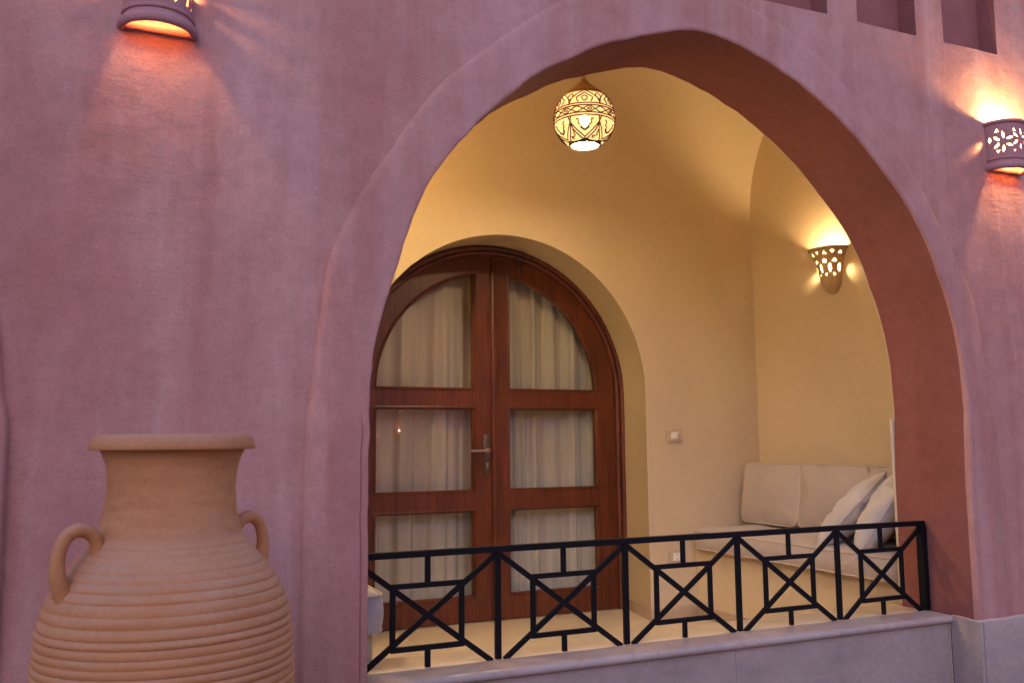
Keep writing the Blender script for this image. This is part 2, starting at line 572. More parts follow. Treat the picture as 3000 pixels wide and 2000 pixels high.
floor = thing('floor', None, None)
floor['kind'] = 'structure'
box('floor_bed', XL - 0.02, XR + 0.02, 2.92, 5.6, FL - 0.1, FL - 0.006, M['grout'], floor)
tx = 0.548
for i in range(6):
    for j in range(5):
        x0 = XL + i * tx
        y0 = 2.975 + j * 0.5055
        o = box('floor_tile', x0 + .0012, x0 + tx - .0012, y0 + .0012, min(y0 + 0.5055, 5.4) - .0012, FL - 0.02, FL + random.uniform(-.0006, .0006), M['tile'], floor, 0.0012, 1)

# ------------------------------------------------------------------ facade wall
facade = thing('facade_wall', 'dusty pink plaster wall pierced by the big pointed arch', 'wall')
leg = down(inner, BASE)
body_outline = [(-4.2, BASE), (-4.2, 3.4)] + [(5.6, 3.4), (5.6, BASE)] + list(reversed(leg))
# notch: outline runs left bottom -> top -> right bottom -> arch back to the left
niches = []
for nx0, nx1 in ((1.74, 2.052), (2.205, 2.528), (2.682, 3.002), (3.162, 3.487)):
    z0_, z1_ = 1.662, 2.30
    lp = []
    for k, (x, z) in enumerate([(nx0, z0_), ((nx0 + nx1) / 2, z0_), (nx1, z0_), (nx1, (z0_ + z1_) / 2), (nx1, z1_), (nx0, z1_), (nx0, (z0_ + z1_) / 2)]):
        lp.append((x + random.uniform(-.004, .004), z + random.uniform(-.003, .003)))
    niches.append(lp)
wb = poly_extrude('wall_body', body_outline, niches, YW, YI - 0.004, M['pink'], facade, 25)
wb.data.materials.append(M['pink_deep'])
wb.data.materials.append(M['pink_deep2'])      # same plaster, with the shade of soffit and niches put into darker colours
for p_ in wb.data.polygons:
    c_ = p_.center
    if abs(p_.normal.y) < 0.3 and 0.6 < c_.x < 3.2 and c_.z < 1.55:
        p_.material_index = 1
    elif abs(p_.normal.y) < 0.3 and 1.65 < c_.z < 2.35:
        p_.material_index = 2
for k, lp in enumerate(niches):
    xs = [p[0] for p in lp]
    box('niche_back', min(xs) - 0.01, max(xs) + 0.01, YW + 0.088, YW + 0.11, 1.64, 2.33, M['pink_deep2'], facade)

# raised plaster surround of the arch: lofted cross-sections
def surround(name, mirror=None, parent=facade):
    rows = []
    I = [inner[0] + Vector((0, 0, -(0.4 + (BASE + 0) * 0 ) ))] + inner
    stations = []
    # straight pilasters below z = -.30
    for z in (BASE, -0.9, -0.705, -0.5):
        stations.append((Vector((inner[0].x, 0, z)), Vector((outer[0].x, 0, z))))
    stations += list(zip(inner, outer))
    for z in (-0.5, -0.705, -0.9, BASE):
        stations.append((Vector((inner[-1].x, 0, z)), Vector((outer[-1].x, 0, z))))
    for (a, b_) in stations:
        zz = a.z
        w = b_ - a
        L = w.length
        d = w / L
        low = 1.0 if zz < 0.03 else max(0.0, 1 - (zz - 0.03) / 0.06)
        h = 0.024 * (1 - 0.72 * min(1, max(0, (zz - 0.2) / 0.9))) + 0.004 * low
        h += noise.noise(Vector((a.x * 3, a.z * 3, 0.2))) * 0.002
        if zz > 1.3: h *= 1 - 0.5 * (zz - 1.3) / 0.2
        yf = YW - h
        soft = 0.010 + 0.006 * (1 - low) + 0.012 * min(1, max(0, zz))
        def P(u, y): return (a.x + d.x * u, y, a.z + d.z * u)
        g = 0.0055 * low
        rows.append([P(0, YW + .0), P(0.0, yf + 0.006), P(0.0025, yf + 0.002), P(0.007, yf + g * .3), P(0.019, yf + g * .35), P(0.022, yf + g + .0003), P(0.0255, yf + 0.0002),
                     P(0.04, yf), P(L * 0.5, yf - 0.0015), P(L - soft, yf), P(L - soft * 0.45, yf + h * 0.22), P(L - soft * .1, yf + h * 0.75), P(L, YW + 0.0006)])
    if mirror is not None:
        rows = [[(2 * mirror - x, y, z) for x, y, z in r] for r in rows]
    return loft(name, rows, M['pink'], parent, smooth=48)
surround('arch_surround')
surround('arch_surround', mirror=0.135)
# lower corner of the blind bay at the far left
# marble plinth slabs on the pier right of the arch, and on the jamb
box('plinth_slab', 3.127, 3.62, Y0 - 0.016, YW + 0.01, BASE, -0.712, M['marble'], facade, 0.003)
box('plinth_slab', 3.6225, 4.2, Y0 - 0.016, YW + 0.01, BASE, -0.712, M['marble'], facade, 0.003)
box('plinth_slab', 3.108, 3.1255, Y0 - 0.013, 2.672, BASE, -0.712, M['marble'], facade, 0.002)
box('grout_line', 3.1035, 3.1085, 2.6745, 2.6812, BASE, -0.7125, M['sill'], facade)
# little uneven mortar fillet between plaster and plinth
pts = [(3.116 + (0.0 if t < 0.2 else (t - 0.2) * 1.2), (2.672 - t * 0.68) if t < 0.2 else Y0 - 0.004, -0.711 + 0.004 * noise.noise(Vector((t * 9, 0, 0)))) for t in [k / 40 for k in range(41)]]
tube('mortar_fillet', pts, 0.006, M['sill'], facade, 6)
# cream corner bead on the inner edge of the jambs, below the springing
box('corner_bead', 3.119, 3.142, YI - 0.004, YI + 0.008, SILL + .001, 0.085, M['cream'], facade, 0.003)
box('corner_bead', 0.668, 0.702, YI - 0.018, YI + 0.008, SILL + .001, 0.085, M['cream'], facade, 0.003)

# ------------------------------------------------------------------ marble parapet under the railing
par = thing('marble_parapet', 'low grey marble parapet closing the foot of the arch', 'wall')
PX0, PX1 = 0.686, 3.106
box('parapet_core', PX0, PX1, 2.70, 2.965, BASE, SILL - 0.031, M['grout'], par)
joints = [PX0, 1.034, 2.053, 3.104]
for a, b_ in zip(joints, joints[1:]):
    box('marble_slab', a + 0.0009, b_ - 0.0009, 2.680, 2.6995, BASE, SILL - 0.0305, M['marble'], par, 0.0015, 1)
# sill with a rounded nose, front half grey, back half cream ledge
for a, b_ in ((PX0, 1.62), (1.62, PX1)):
    prof = [(2.783, SILL), (2.675, SILL), (2.664, SILL - .002), (2.658, SILL - .008), (2.656, SILL - .015), (2.659, SILL - .024), (2.667, SILL - .029), (2.674, SILL - .0302), (2.783, SILL - .0302)]
    rows = [[(x, y, z) for y, z in prof] for x in (a + .0008, b_ - .0008)]
    loft('sill_slab', rows, M['sill'], par, closed=True, smooth=50, cap=True)
box('inner_ledge', PX0, PX1, 2.7845, 2.972, SILL - 0.035, SILL - 0.003, M['tile'], par, 0.002)

# ------------------------------------------------------------------ loggia: cream vaulted alcove
log = thing('loggia_alcove', 'cream plaster alcove with barrel vault behind the arch', 'wall')
# inner skin of the front wall
sk = down(inner, FL)
skin_outline = [(XL, FL), (XL, 1.42)] 
VR = (YB - YI) / 2
VC = YI + VR
VZ = 1.42
skin_outline += [(XL, VZ), (XL, VZ + 0.12), (XR, VZ + 0.12), (XR, FL)] + list(reversed([(x, z) for x, z in sk]))
sk_out = [(XL, FL), (XL, VZ + 0.10), (XR, VZ + 0.10), (XR, FL)] + list(reversed(sk))
poly_extrude('front_plaster', sk_out, [], YI - 0.004, YI, M['cream'], log, 25)
# vault
rows = []
vn = 28
for k in range(vn + 1):
    a = min(pi * k / vn, pi - math.asin(0.085 / VR))
    rows.append([(x, VC + VR * cos(a), VZ + VR * sin(a)) for x in (XL, XL + .8, XL + 1.6, XL + 2.4, XR)])
loft('vault', rows, M['cream'], log, smooth=60)
# reveal arch outlines
def arch(cx, cz, r, zb, n=48, rl=None):
    rl = rl or r
    pts = [(cx - rl, zb)]
    for k in range(n + 1):
        a = pi - pi * k / n
        rr = r
        pts.append((cx + rr * cos(a), cz + rr * sin(a)))
    pts.append((cx + r, zb))
    return pts
RV0 = arch(1.99, 0.275, 0.868, FL)
RV1 = arch(2.05, 0.268, 0.905, FL)
back_out = [(XL, FL), (XL, VZ), (XR, VZ), (XR, FL)] + list(reversed(RV0))
poly_extrude('back_wall', back_out, [], YB, YB + 0.005, M['cream'], log, 25)
def lerp2(A, B, t): return [(a[0] + (b_[0] - a[0]) * t, a[1] + (b_[1] - a[1]) * t) for a, b_ in zip(A, B)]
rows = []
for t, yy in ((0, YB + 0.0052), (0.02, YB + 0.008), (0.5, 4.70), (1, 4.935)):
    rows.append([(x, yy, z) for x, z in lerp2(RV0, RV1, t)])
loft('door_reveal', rows, M['cream'], log, smooth=40)
# wall mass behind the back wall around the door (closes the room off)
poly_extrude('wall_mass', [(XL - .3, FL - .2), (XL - .3, 2.4), (XR + .3, 2.4), (XR + .3, FL - .2)] + list(reversed(arch(2.05, 0.268, 0.912, FL - .2))), [], 4.94, 4.99, M['cream'], log, 25)
# end walls (semi-circular heads)
for name, X, s in (('end_wall', XR, 1), ('end_wall', XL, -1)):
    ol = [(YI - 0.01, FL), (YI - 0.01, VZ)] + [(VC - VR * cos(pi * k / 28) * 1.005, VZ + VR * sin(pi * k / 28)) for k in range(29)] + [(YB + 0.01, VZ), (YB + 0.01, FL)]
    v = [(X, y, z) for y, z in ol] + [(X + s * 0.05, y, z) for y, z in ol]
    n_ = len(ol)
    f = [tuple(range(n_)), tuple(range(2 * n_ - 1, n_ - 1, -1))] + [(k, (k + 1) % n_, (k + 1) % n_ + n_, k + n_) for k in range(n_)]
    mesh_obj(name, v, f, M['cream'], log)
# skirting
box('skirting', 2.873, 3.178, YB - 0.009, YB - 0.0005, FL + .0008, FL + 0.07, M['skirt'], log, 0.002)
box('skirting', 0.87, 1.105, YB - 0.009, YB - 0.0005, FL + .0008, FL + 0.07, M['skirt'], log, 0.002)
v = []
for (x0, y0, x1, y1) in ((2.858, YB - .009, 2.9555, 4.93),):
    for z in (FL + .0008, FL + .07):
        v += [(x0 - .008, y0, z), (x1 - .008, y1, z), (x1 + .002, y1, z), (x0 + .002, y0, z)]
mesh_obj('skirting', v, [(0, 1, 2, 3), (4, 5, 6, 7), (0, 1, 5, 4), (1, 2, 6, 5), (2, 3, 7, 6), (3, 0, 4, 7)], M['skirt'], log)

# dark room behind the glass door (structure)
room = thing('room_shell', None, None)
room['kind'] = 'structure'
for nm, a in (('room_wall', (0.2, 0.25, 4.99, 7.5, FL, 2.4)), ('room_wall', (3.9, 3.95, 4.99, 7.5, FL, 2.4)), ('room_wall', (0.2, 3.95, 7.5, 7.55, FL, 2.4)),
              ('room_ceiling', (0.2, 3.95, 4.99, 7.55, 2.4, 2.45)), ('room_floor', (0.25, 3.9, 5.55, 7.5, FL - .08, FL - .0))):
    box(nm, *a, M['room'], room)

# ------------------------------------------------------------------ double door
DY = 4.905
door = thing('double_door', 'arched red-brown timber double door with six curtained glass panes', 'door', (2.055, DY, FL))
def rel(pts): return [(x - 2.055, z - FL) for x, z in pts]
CX, CZ = 2.055, 0.285
fr_o = arch(CX, 0.268, 0.902, FL + .001)
def arch_in(r, zb, cz=CZ, hw=None, n=40, cx=CX):
    return arch(cx, cz, r, zb, n)
for k, (r0, r1, ya, yb) in enumerate(((0.902, 0.868, -0.030, 0.05), (0.8675, 0.838, -0.018, 0.05))):
    o_ = rel(arch(CX, 0.268 + .006 * k, r0, FL + .001, 60)); i_ = rel(arch(CX, 0.272 + .004 * k, r1, FL + .001, 60))
    rows = []
    m_ = 0.006
    for a, b_ in zip(o_, i_):
        dx, dz = b_[0] - a[0], b_[1] - a[1]
        L = hypot(dx, dz) or 1
        ux, uz = dx / L, dz / L
        rows.append([(a[0], yb, a[1]), (a[0], ya + m_, a[1]), (a[0] + ux * m_, ya, a[1] + uz * m_), (b_[0] - ux * m_ * 2.2, ya, b_[1] - uz * m_ * 2.2), (b_[0] - ux * m_ * 1.2, ya + m_ * .8, b_[1] - uz * m_ * 1.2), (b_[0], ya + m_ * 1.4, b_[1]), (b_[0], yb, b_[1])])
    loft('door_frame' if k == 0 else 'frame_moulding', rows, M['wood'], door, closed=True, smooth=35, cap=True)

# panes: measured rectangles (world X, eye-relative Z)
panes_r = [(2.176, 2.752, -0.875, -0.405), (2.176, 2.752, -0.275, 0.187)]
TOPZ = 0.316
GR = 0.700
def upper_pane(side, grow=0.0):
    """outline of the quarter-round top pane on one side"""
    xi = 2.178 - grow if side > 0 else 1.936 + grow
    zb = TOPZ - grow
    r = GR + grow
    cx, cz = 2.055, 0.292
    pts = []
    a0 = math.asin((zb - cz) / r)
    dx = abs(xi - cx)
    a1 = math.acos(dx / r)
    for k in range(25):
        a = a0 + (a1 - a0) * k / 24
        pts.append((cx + side * r * cos(a), cz + r * sin(a)))
    pts.append((xi, zb))
    return pts if side > 0 else list(reversed(pts))
def rect(x0, x1, z0, z1, g=0.0): return [(x0 - g, z0 - g), (x1 + g, z0 - g), (x1 + g, z1 + g), (x0 - g, z1 + g)]
def leaf_outline(side):
    g = 0.0022
    xi = 2.055 + side * g
    r = 0.8365
    cz = 0.276
    pts = [(xi, FL + .006)]
    out = [(2.055 + side * r, FL + .006), (2.055 + side * r, cz)]
    arc = [(2.055 + side * r * cos(pi / 2 * k / 30), cz + r * sin(pi / 2 * k / 30)) for k in range(1, 30)]
    top = [(xi, cz + sqrt(r * r - g * g))]
    lp = pts + out + arc + top
    return lp if side > 0 else list(reversed(lp))
BW = 0.020
def ring(name, outl, width, ya, yb, mat, parent):
    """moulding that follows a pane outline, sloping down towards the glass"""
    n_ = len(outl)
    cxm = sum(p[0] for p in outl) / n_
    czm = sum(p[1] for p in outl) / n_
    area = sum(outl[i][0] * outl[(i + 1) % n_][1] - outl[(i + 1) % n_][0] * outl[i][1] for i in range(n_))
    sgn = 1 if area > 0 else -1
    def off(i, w):
        a, b_, c = outl[i - 1], outl[i], outl[(i + 1) % n_]
        d1 = Vector((b_[0] - a[0], b_[1] - a[1])).normalized()
        d2 = Vector((c[0] - b_[0], c[1] - b_[1])).normalized()
        n1 = Vector((-d1.y, d1.x)) * sgn
        n2 = Vector((-d2.y, d2.x)) * sgn
        m_ = (n1 + n2)
        m_ = m_ / max(0.25, m_.dot(n1)) if m_.length > 1e-6 else n1
        return (b_[0] + m_.x * w, b_[1] + m_.y * w)
    prof = [(0, yb), (0, ya), (width * .25, ya - .002), (width * .45, ya + .004), (width * .6, ya + .003), (width, ya + .014), (width, yb)]
    rows = []
    for i in list(range(n_)) + [0]:
        rows.append([(off(i, w)[0], y, off(i, w)[1]) for w, y in prof])
    return loft(name, rows, mat, parent, closed=True, smooth=30)
for side in (1, -1):
    def mx(x): return x if side > 0 else 4.110 - x
    holes = []
    outl_panes = []
    for (x0, x1, z0, z1) in panes_r:
        xa, xb = sorted((mx(x0), mx(x1)))
        outl_panes.append(rect(xa, xb, z0, z1))
        holes.append(rect(xa, xb, z0, z1, BW))
    outl_panes.append(upper_pane(side))
    holes.append(upper_pane(side, BW))
    leaf = poly_extrude('door_leaf', rel(leaf_outline(side)), [rel(h) for h in holes], 0.0, 0.045, M['wood'], door, 25)
    for hidx, (h, p) in enumerate(zip(holes, outl_panes)):
        ring('glazing_bead', rel(h), BW, -0.002, 0.035, M['wood'], leaf)
        poly_extrude('glass_pane', rel(p), [], 0.018, 0.022, M['glass'], leaf)
# meeting strip over the joint and thin joint lines
box('cover_strip', -0.004, 0.0265, -0.014, 0.0005, 0.008, 2.1, M['wood'], door, 0.004)
# lock plate and lever on the left leaf
HX = 2.020 - 2.055
hz = lambda z: z - FL
box('lock_plate', HX - 0.022, HX + 0.019, -0.008, -0.0003, hz(-0.200), hz(0.042), M['brass'], door, 0.003)
lev = thing('door_handle', None, None)
lev.parent = door
tube('lever', [(HX, -0.006, hz(-0.050)), (HX, -0.045, hz(-0.050)), (HX - 0.012, -0.055, hz(-0.050)), (HX - 0.05, -0.056, hz(-0.051)), (HX - 0.125, -0.055, hz(-0.051))], 0.0085, M['nickel'], lev, 10)
tube('escutcheon', [(HX, -0.0075, hz(-0.050)), (HX, -0.018, hz(-0.050))], 0.016, M['nickel'], lev, 16)
tube('key_cylinder', [(HX, -0.0075, hz(-0.128)), (HX, -0.013, hz(-0.128))], 0.0085, M['nickel'], door, 14)
box('key_cylinder', HX - 0.0045, HX + 0.0045, -0.0125, -0.0078, hz(-0.158), hz(-0.13), M['nickel'], door, 0.001)

# ------------------------------------------------------------------ curtains
def curtain(x0, x1, seed, label, folds, parent=None):
    rnd = random.Random(seed)
    n_ = 220
    ph = [rnd.uniform(0, 6.28) for _ in range(6)]
    def Y(u, v):
        s = sin(u * folds * 2 * pi + ph[0] + 1.4 * sin(u * 7 + ph[1])) * 0.022
        s += sin(u * folds * 3.3 * 2 * pi + ph[2] + v * 0.6) * 0.007 * (0.6 + 0.4 * sin(v * 2))
        s += noise.noise(Vector((u * 6, v * 0.7, seed))) * 0.03
        return 5.035 + s * (0.75 + 0.35 * v)
    rows = []
    for j in range(24):
        v = j / 23
        z = 1.32 + (FL + 0.02 - 1.32) * v
        rows.append([(x0 + (x1 - x0) * (k / n_) + 0.006 * sin(v * 5 + k * .3), Y(k / n_, v), z) for k in range(n_ + 1)])
    o = loft('curtain', rows, M['curtain'], None, smooth=80)
    tag(o, label, 'curtain', 'sheer curtains behind the door')
    return o
curtain(1.02, 2.06, 3, 'pale sheer curtain with wide soft folds behind the left door leaf', 4.6)
curtain(2.05, 3.10, 11, 'pale sheer curtain with tight upright pleats behind the right door leaf', 7.2)
rod = tube('curtain_rod', [(0.85, 5.035, 1.345), (3.25, 5.035, 1.345)], 0.012, M['nickel'])
tag(rod, 'slim curtain rod above both sheer curtains inside the room', 'curtain rod')

# ------------------------------------------------------------------ iron railing
rl = thing('iron_railing', 'black iron railing with crossed-square panels on the sill', 'railing', (1.905, 2.79, SILL))
px = [0.700, 1.185, 1.673, 2.160, 2.645, 3.106]
RT = -0.352
zr = lambda z: z - SILL
xr = lambda x: x - 1.905
def bar_mesh(name, L, w=0.0185, d=0.0125):
    me = box_mesh(name, 0, L, -d / 2, d / 2, -w / 2, w / 2, 0.0012, 1)
    me.materials.append(M['iron'])
    return me
def bar(name, a, b_, w=0.0185, d=0.0125, y=0.0, cache={}):
    """flat bar from a to b (x,z) in the railing plane"""
    L = hypot(b_[0] - a[0], b_[1] - a[1])
    key = (name, round(L, 4), w, d)
    if key not in cache:
        cache[key] = bar_mesh(name, L, w, d)
    o = bpy.data.objects.new(name, cache[key])
    COL.objects.link(o)
    o.parent = rl
    o.location = (a[0], y, a[1])
    o.rotation_euler = (0, -atan2(b_[1] - a[1], b_[0] - a[0]), 0)
    return o
bar('top_rail', (xr(px[0]) - .012, zr(RT)), (xr(px[-1]) + .012, zr(RT)), 0.020, 0.024)
for i, x in enumerate(px):
    if i in (0, 5):
        bar('end_post', (xr(x), 0.001), (xr(x), zr(RT) - .0102), 0.026, 0.034)
    else:
        bar('post', (xr(x), 0.001), (xr(x), zr(RT) - .0102), 0.0205, 0.0145)
for i in range(5):
    x0, x1 = xr(px[i]), xr(px[i + 1])
    c = (x0 + x1) / 2
    zt, zb = zr(RT) - .011, 0.003
    cz = zr(-0.5465)
    hw, hh = 0.1155 * (x1 - x0) / 0.486, 0.0965
    e = 0.016
    bar('diagonal_bar', (x0 + e * .3, zt - .004), (x1 - e * 1.35, zb - .006), 0.0185, 0.0105, 0.0002)
    bar('diagonal_bar', (x0 + e * 1.35, zb - .006), (x1 - e * .3, zt - .004), 0.0185, 0.0095, -0.0006)
    bar('square_bar', (c - hw, cz - hh), (c - hw, cz + hh), 0.0175, 0.0115)
    bar('square_bar', (c + hw, cz - hh), (c + hw, cz + hh), 0.0175, 0.0115)
    bar('square_bar', (c - hw - .008, cz + hh), (c + hw + .008, cz + hh), 0.0165, 0.0121)
    bar('square_bar', (c - hw - .008, cz - hh), (c + hw + .008, cz - hh), 0.0165, 0.0121)
    bar('short_bar', (c, cz + hh + .0085), (c, zt), 0.0175, 0.0113)
    bar('short_bar', (c, zb - .002), (c, cz - hh - .0085), 0.0175, 0.0113)

# ------------------------------------------------------------------ benches and cushions
bench = thing('masonry_bench', 'built-in plastered bench along the right end wall of the alcove', 'bench')
BZ = -0.628
bo = [(3.18, YI + .002), (3.18, YB - 0.0005), (XR - .0005, YB - .0005), (XR - .0005, YI + .002)]
v = [(x, y, FL + .001) for x, y in bo] + [(x, y, BZ) for x, y in bo]
mesh_obj('bench_base', v, [(0, 1, 2, 3), (4, 5, 6, 7), (0, 1, 5, 4), (1, 2, 6, 5), (2, 3, 7, 6), (3, 0, 4, 7)], M['cream'], bench)
box('skirting', 3.1705, 3.1795, YI + .01, YB - 0.0095, FL + .001, FL + 0.068, M['skirt'], bench, 0.002)
bench2 = thing('masonry_bench', 'built-in plastered bench at the left end of the alcove, mostly hidden', 'bench')
bo = [(XL + .0005, YI + .05), (XL + .0005, YB - 0.0005), (0.815, YB - .0005), (0.815, YI + .05)]
v = [(x, y, FL + .001) for x, y in bo] + [(x, y, BZ) for x, y in bo]
mesh_obj('bench_base', v, [(0, 1, 2, 3), (4, 5, 6, 7), (0, 1, 5, 4), (1, 2, 6, 5), (2, 3, 7, 6), (3, 0, 4, 7)], M['cream'], bench2)

def slab_cushion(name, w, d, h, rc, mat, crown=0.012, parent=None, pipe=True, wr=0.004, seed=0):
    """boxed cushion: rounded-rectangle plan, sides bulging a little, crowned top; piping round both seams"""
    n_ = 96
    def plan(s, inset=0.0):
        """s 0..1 round the perimeter"""
        W2, D2, r = w / 2 - inset, d / 2 - inset, max(0.004, rc - inset)
        segs = [2 * (D2 - r), pi / 2 * r, 2 * (W2 - r), pi / 2 * r] * 2
        T = sum(segs)
        t = s * T
        cs = [(W2, -(D2 - r)), None, ((W2 - r), D2), None, (-W2, (D2 - r)), None, (-(W2 - r), -D2), None]
        cc = [(W2 - r, D2 - r, 0), (-(W2 - r), D2 - r, pi / 2), (-(W2 - r), -(D2 - r), pi), (W2 - r, -(D2 - r), 1.5 * pi)]
        dr = [(0, 1), None, (-1, 0), None, (0, -1), None, (1, 0), None]
        for k, L in enumerate(segs):
            if t <= L + 1e-9:
                if k % 2 == 0:
                    return (cs[k][0] + dr[k][0] * t, cs[k][1] + dr[k][1] * t)
                c = cc[k // 2]
                a = c[2] + t / r
                return (c[0] + r * cos(a), c[1] + r * sin(a))
            t -= L
        return (cs[0][0], cs[0][1])
    rows = []
    prof = []
    for k in range(7):
        prof.append(('side', -h / 2 + h * k / 6, -0.008 * sin(pi * k / 6)))
    ins = [0.012, 0.03, 0.07, 0.12, 0.18, min(w, d) / 2 - 0.002]
    mi = ins[-1]
    rows.append([(plan(k / n_, mi * .98)[0], plan(k / n_, mi * .98)[1], -h / 2 - .002) for k in range(n_)])
    for _, z, i_ in prof:
        rows.append([(*plan(k / n_, i_), z + wr * 0.5 * noise.noise(Vector((*plan(k / n_), z)) * 14)) for k in range(n_)])
    for i_ in ins:
        f = 1 - (1 - min(1, i_ / (mi * .9))) ** 2.2
        rows.append([(*plan(k / n_, min(i_, mi * .98)), h / 2 + crown * f + wr * noise.noise(Vector((*plan(k / n_, min(i_, mi * .98)), seed)) * 7)) for k in range(n_)])
    o = loft(name, rows, mat, parent, closed=True, smooth=60, cap=True)
    if pipe:
        for zz in (h / 2 + .001, -h / 2):
            path = [(*plan(k / 90, -0.001), zz + 0.0015 * noise.noise(Vector((k * .3, zz, seed)))) for k in range(91)]
            tube('piping', path, 0.0042, M['piping'], o, 6)
    return o
seat = slab_cushion('seat_cushion', 0.535, 1.53, 0.098, 0.085, M['cushion'], crown=0.030, seed=2, wr=0.007)
seat.location = (3.13 + 0.2675, 3.715, -0.573)
tag(seat, 'long beige seat cushion with piped edges on the right bench', 'cushion')
seat2 = slab_cushion('seat_cushion', 0.47, 1.5, 0.115, 0.05, M['pillow'], crown=0.02, seed=5)
seat2.location = (0.852 - 0.235, 2.955 + 0.75, -0.562)
tag(seat2, 'whitish seat cushion, only its corner showing past the left jamb', 'cushion')

bc_spans = [(4.425, 3.952), (3.940, 3.458), (3.446, 2.962)]
bc_lab = ['square beige back cushion in the corner farthest from the arch', 'middle beige back cushion, half covered by the leaning pillow', 'beige back cushion nearest the arch jamb, behind both pillows']
for k, (ya, yb) in enumerate(bc_spans):
    o = slab_cushion('back_cushion', 0.345, ya - yb, 0.115, 0.045, M['cushion'], crown=0.036, seed=20 + k, wr=0.012)
    # local z (thickness) -> -X, local x (height) -> Z, leaning back
    th = radians(8)
    o.matrix_world = Matrix.Translation((3.545, (ya + yb) / 2, -0.318)) @ Matrix.Rotation(th, 4, 'Y') @ Matrix(((0, 0, -1, 0), (0, 1, 0, 0), (1, 0, 0, 0), (0, 0, 0, 1)))
    tag(o, bc_lab[k], 'cushion', 'back cushions leaning on the right wall')

def pillow(name, size, thick, seed, mat):
    n_ = 34
    V, F = [], []
    for s in (1, -1):
        for i in range(n_ + 1):
            for j in range(n_ + 1):
                u, v = 2 * i / n_ - 1, 2 * j / n_ - 1
                f = (max(0, 1 - abs(u) ** 2.6) * max(0, 1 - abs(v) ** 2.6)) ** 0.55
                pull = 1 - 0.06 * (1 - u * u) * abs(v) ** 2 
                pull2 = 1 - 0.06 * (1 - v * v) * abs(u) ** 2
                z = s * thick / 2 * f * (0.9 + 0.1 * u)
                z += f * 0.010 * noise.noise(Vector((u * 3.2, v * 3.2, seed + s))) 
                z += min(f, .5) * 0.006 * sin(8 * atan2(v, u) + seed) * (hypot(u, v) > .5)
                V.append((u * size / 2 * pull2, v * size / 2 * pull, z))
    N = (n_ + 1) ** 2
    for s in (0, 1):
        for i in range(n_):
            for j in range(n_):
                a = s * N + i * (n_ + 1) + j
                F.append((a, a + 1, a + n_ + 2, a + n_ + 1))
    me_o = mesh_obj(name, V, F, mat, None, None)
    me = me_o.data
    bm = bmesh.new(); bm.from_mesh(me)
    bmesh.ops.remove_doubles(bm, verts=bm.verts, dist=0.0004)
    bmesh.ops.recalc_face_normals(bm, faces=bm.faces)
    bm.to_mesh(me); bm.free()
    for p in me.polygons: p.use_smooth = True
    per = []
    for k in range(161):
        t = k / 160 * 4
        e, q = int(t) % 4, (t % 1) * 2 - 1
        u, v = [(1, q), (-q, 1), (-1, -q), (q, -1)][e]
        per.append((u * size / 2 * (1 - 0.06 * (1 - v * v)), v * size / 2 * (1 - 0.06 * (1 - u * u)), 0))
    tube('seam', per, 0.003, mat, me_o, 5)
    return me_o
def orient(o, c, n, upv):
    n = Vector(n).normalized()
    y = Vector(upv); y = (y - n * y.dot(n)).normalized()
    x = y.cross(n)
    o.matrix_world = Matrix(((x.x, y.x, n.x, c[0]), (x.y, y.y, n.y, c[1]), (x.z, y.z, n.z, c[2]), (0, 0, 0, 1)))
p1 = pillow('throw_pillow', 0.385, 0.155, 1, M['pillow'])
orient(p1, (3.33, 3.40, -0.350), (-0.50, 0.56, 0.66), (0, -0.66, 0.75))
tag(p1, 'plump beige pillow tilted against the middle back cushion', 'pillow', 'loose pillows on the right bench')
p2 = pillow('throw_pillow', 0.40, 0.17, 6, M['pillow'])
orient(p2, (3.30, 3.17, -0.335), (-0.58, 0.60, 0.52), (0, -0.5, 0.85))
tag(p2, 'whiter wrinkled pillow wedged between the other pillow and the jamb', 'pillow', 'loose pillows on the right bench')
p3 = pillow('throw_pillow', 0.24, 0.10, 9, M['pillow'])
orient(p3, (0.700, 3.12, -0.450), (0.3, 0.85, 0.3), (0, -0.2, 1))
tag(p3, 'white pillow just peeping past the left jamb above the railing', 'pillow')

# ------------------------------------------------------------------ amphora
VX, VY = 0.122, 2.0
am = thing('amphora', 'big ribbed terracotta amphora with two looped handles', 'vase', (VX, VY, BASE))
prof = []
ctrl = [(0.13, BASE), (0.135, -1.27), (0.15, -1.2), (0.185, -1.0), (0.223, -0.78), (0.244, -0.60), (0.2485, -0.48), (0.2455, -0.40), (0.2385, -0.345), (0.2225, -0.292), (0.190, -0.243), (0.158, -0.205), (0.1415, -0.182)]
cp = interp([(r, 0, z) for r, z in ctrl], 900)
def rib(z, r):
    if z > -0.188: return 0
    ph = (-z - 0.188) / (0.0112 + 0.0048 * min(1, max(0, (-z - 0.19) / 0.15)))
    f = ph - math.floor(ph)
    amp = (0.0007 + 0.0017 * min(1, max(0, (-z - 0.2) / 0.12))) * (0.85 + 0.45 * sin(math.floor(ph) * 2.4) * sin(math.floor(ph) * 1.1))
    return amp * (abs(sin(pi * f)) ** 0.6 * 2 - 1.1)
body = []
for p in cp:
    if p.z < -1.22:
        body.append((p.x, p.z - BASE)); continue
    body.append((p.x + rib(p.z, p.x), p.z - BASE))
neck = [(0.1385, -0.172), (0.1335, -0.155), (0.1290, -0.130), (0.1262, -0.105), (0.1252, -0.085), (0.1262, -0.062), (0.1290, -0.042), (0.1335, -0.026), (0.1380, -0.016), (0.1400, -0.0105)]
body += [(p.x, p.z - BASE) for p in interp([(r, 0, z) for r, z in neck], 60)]
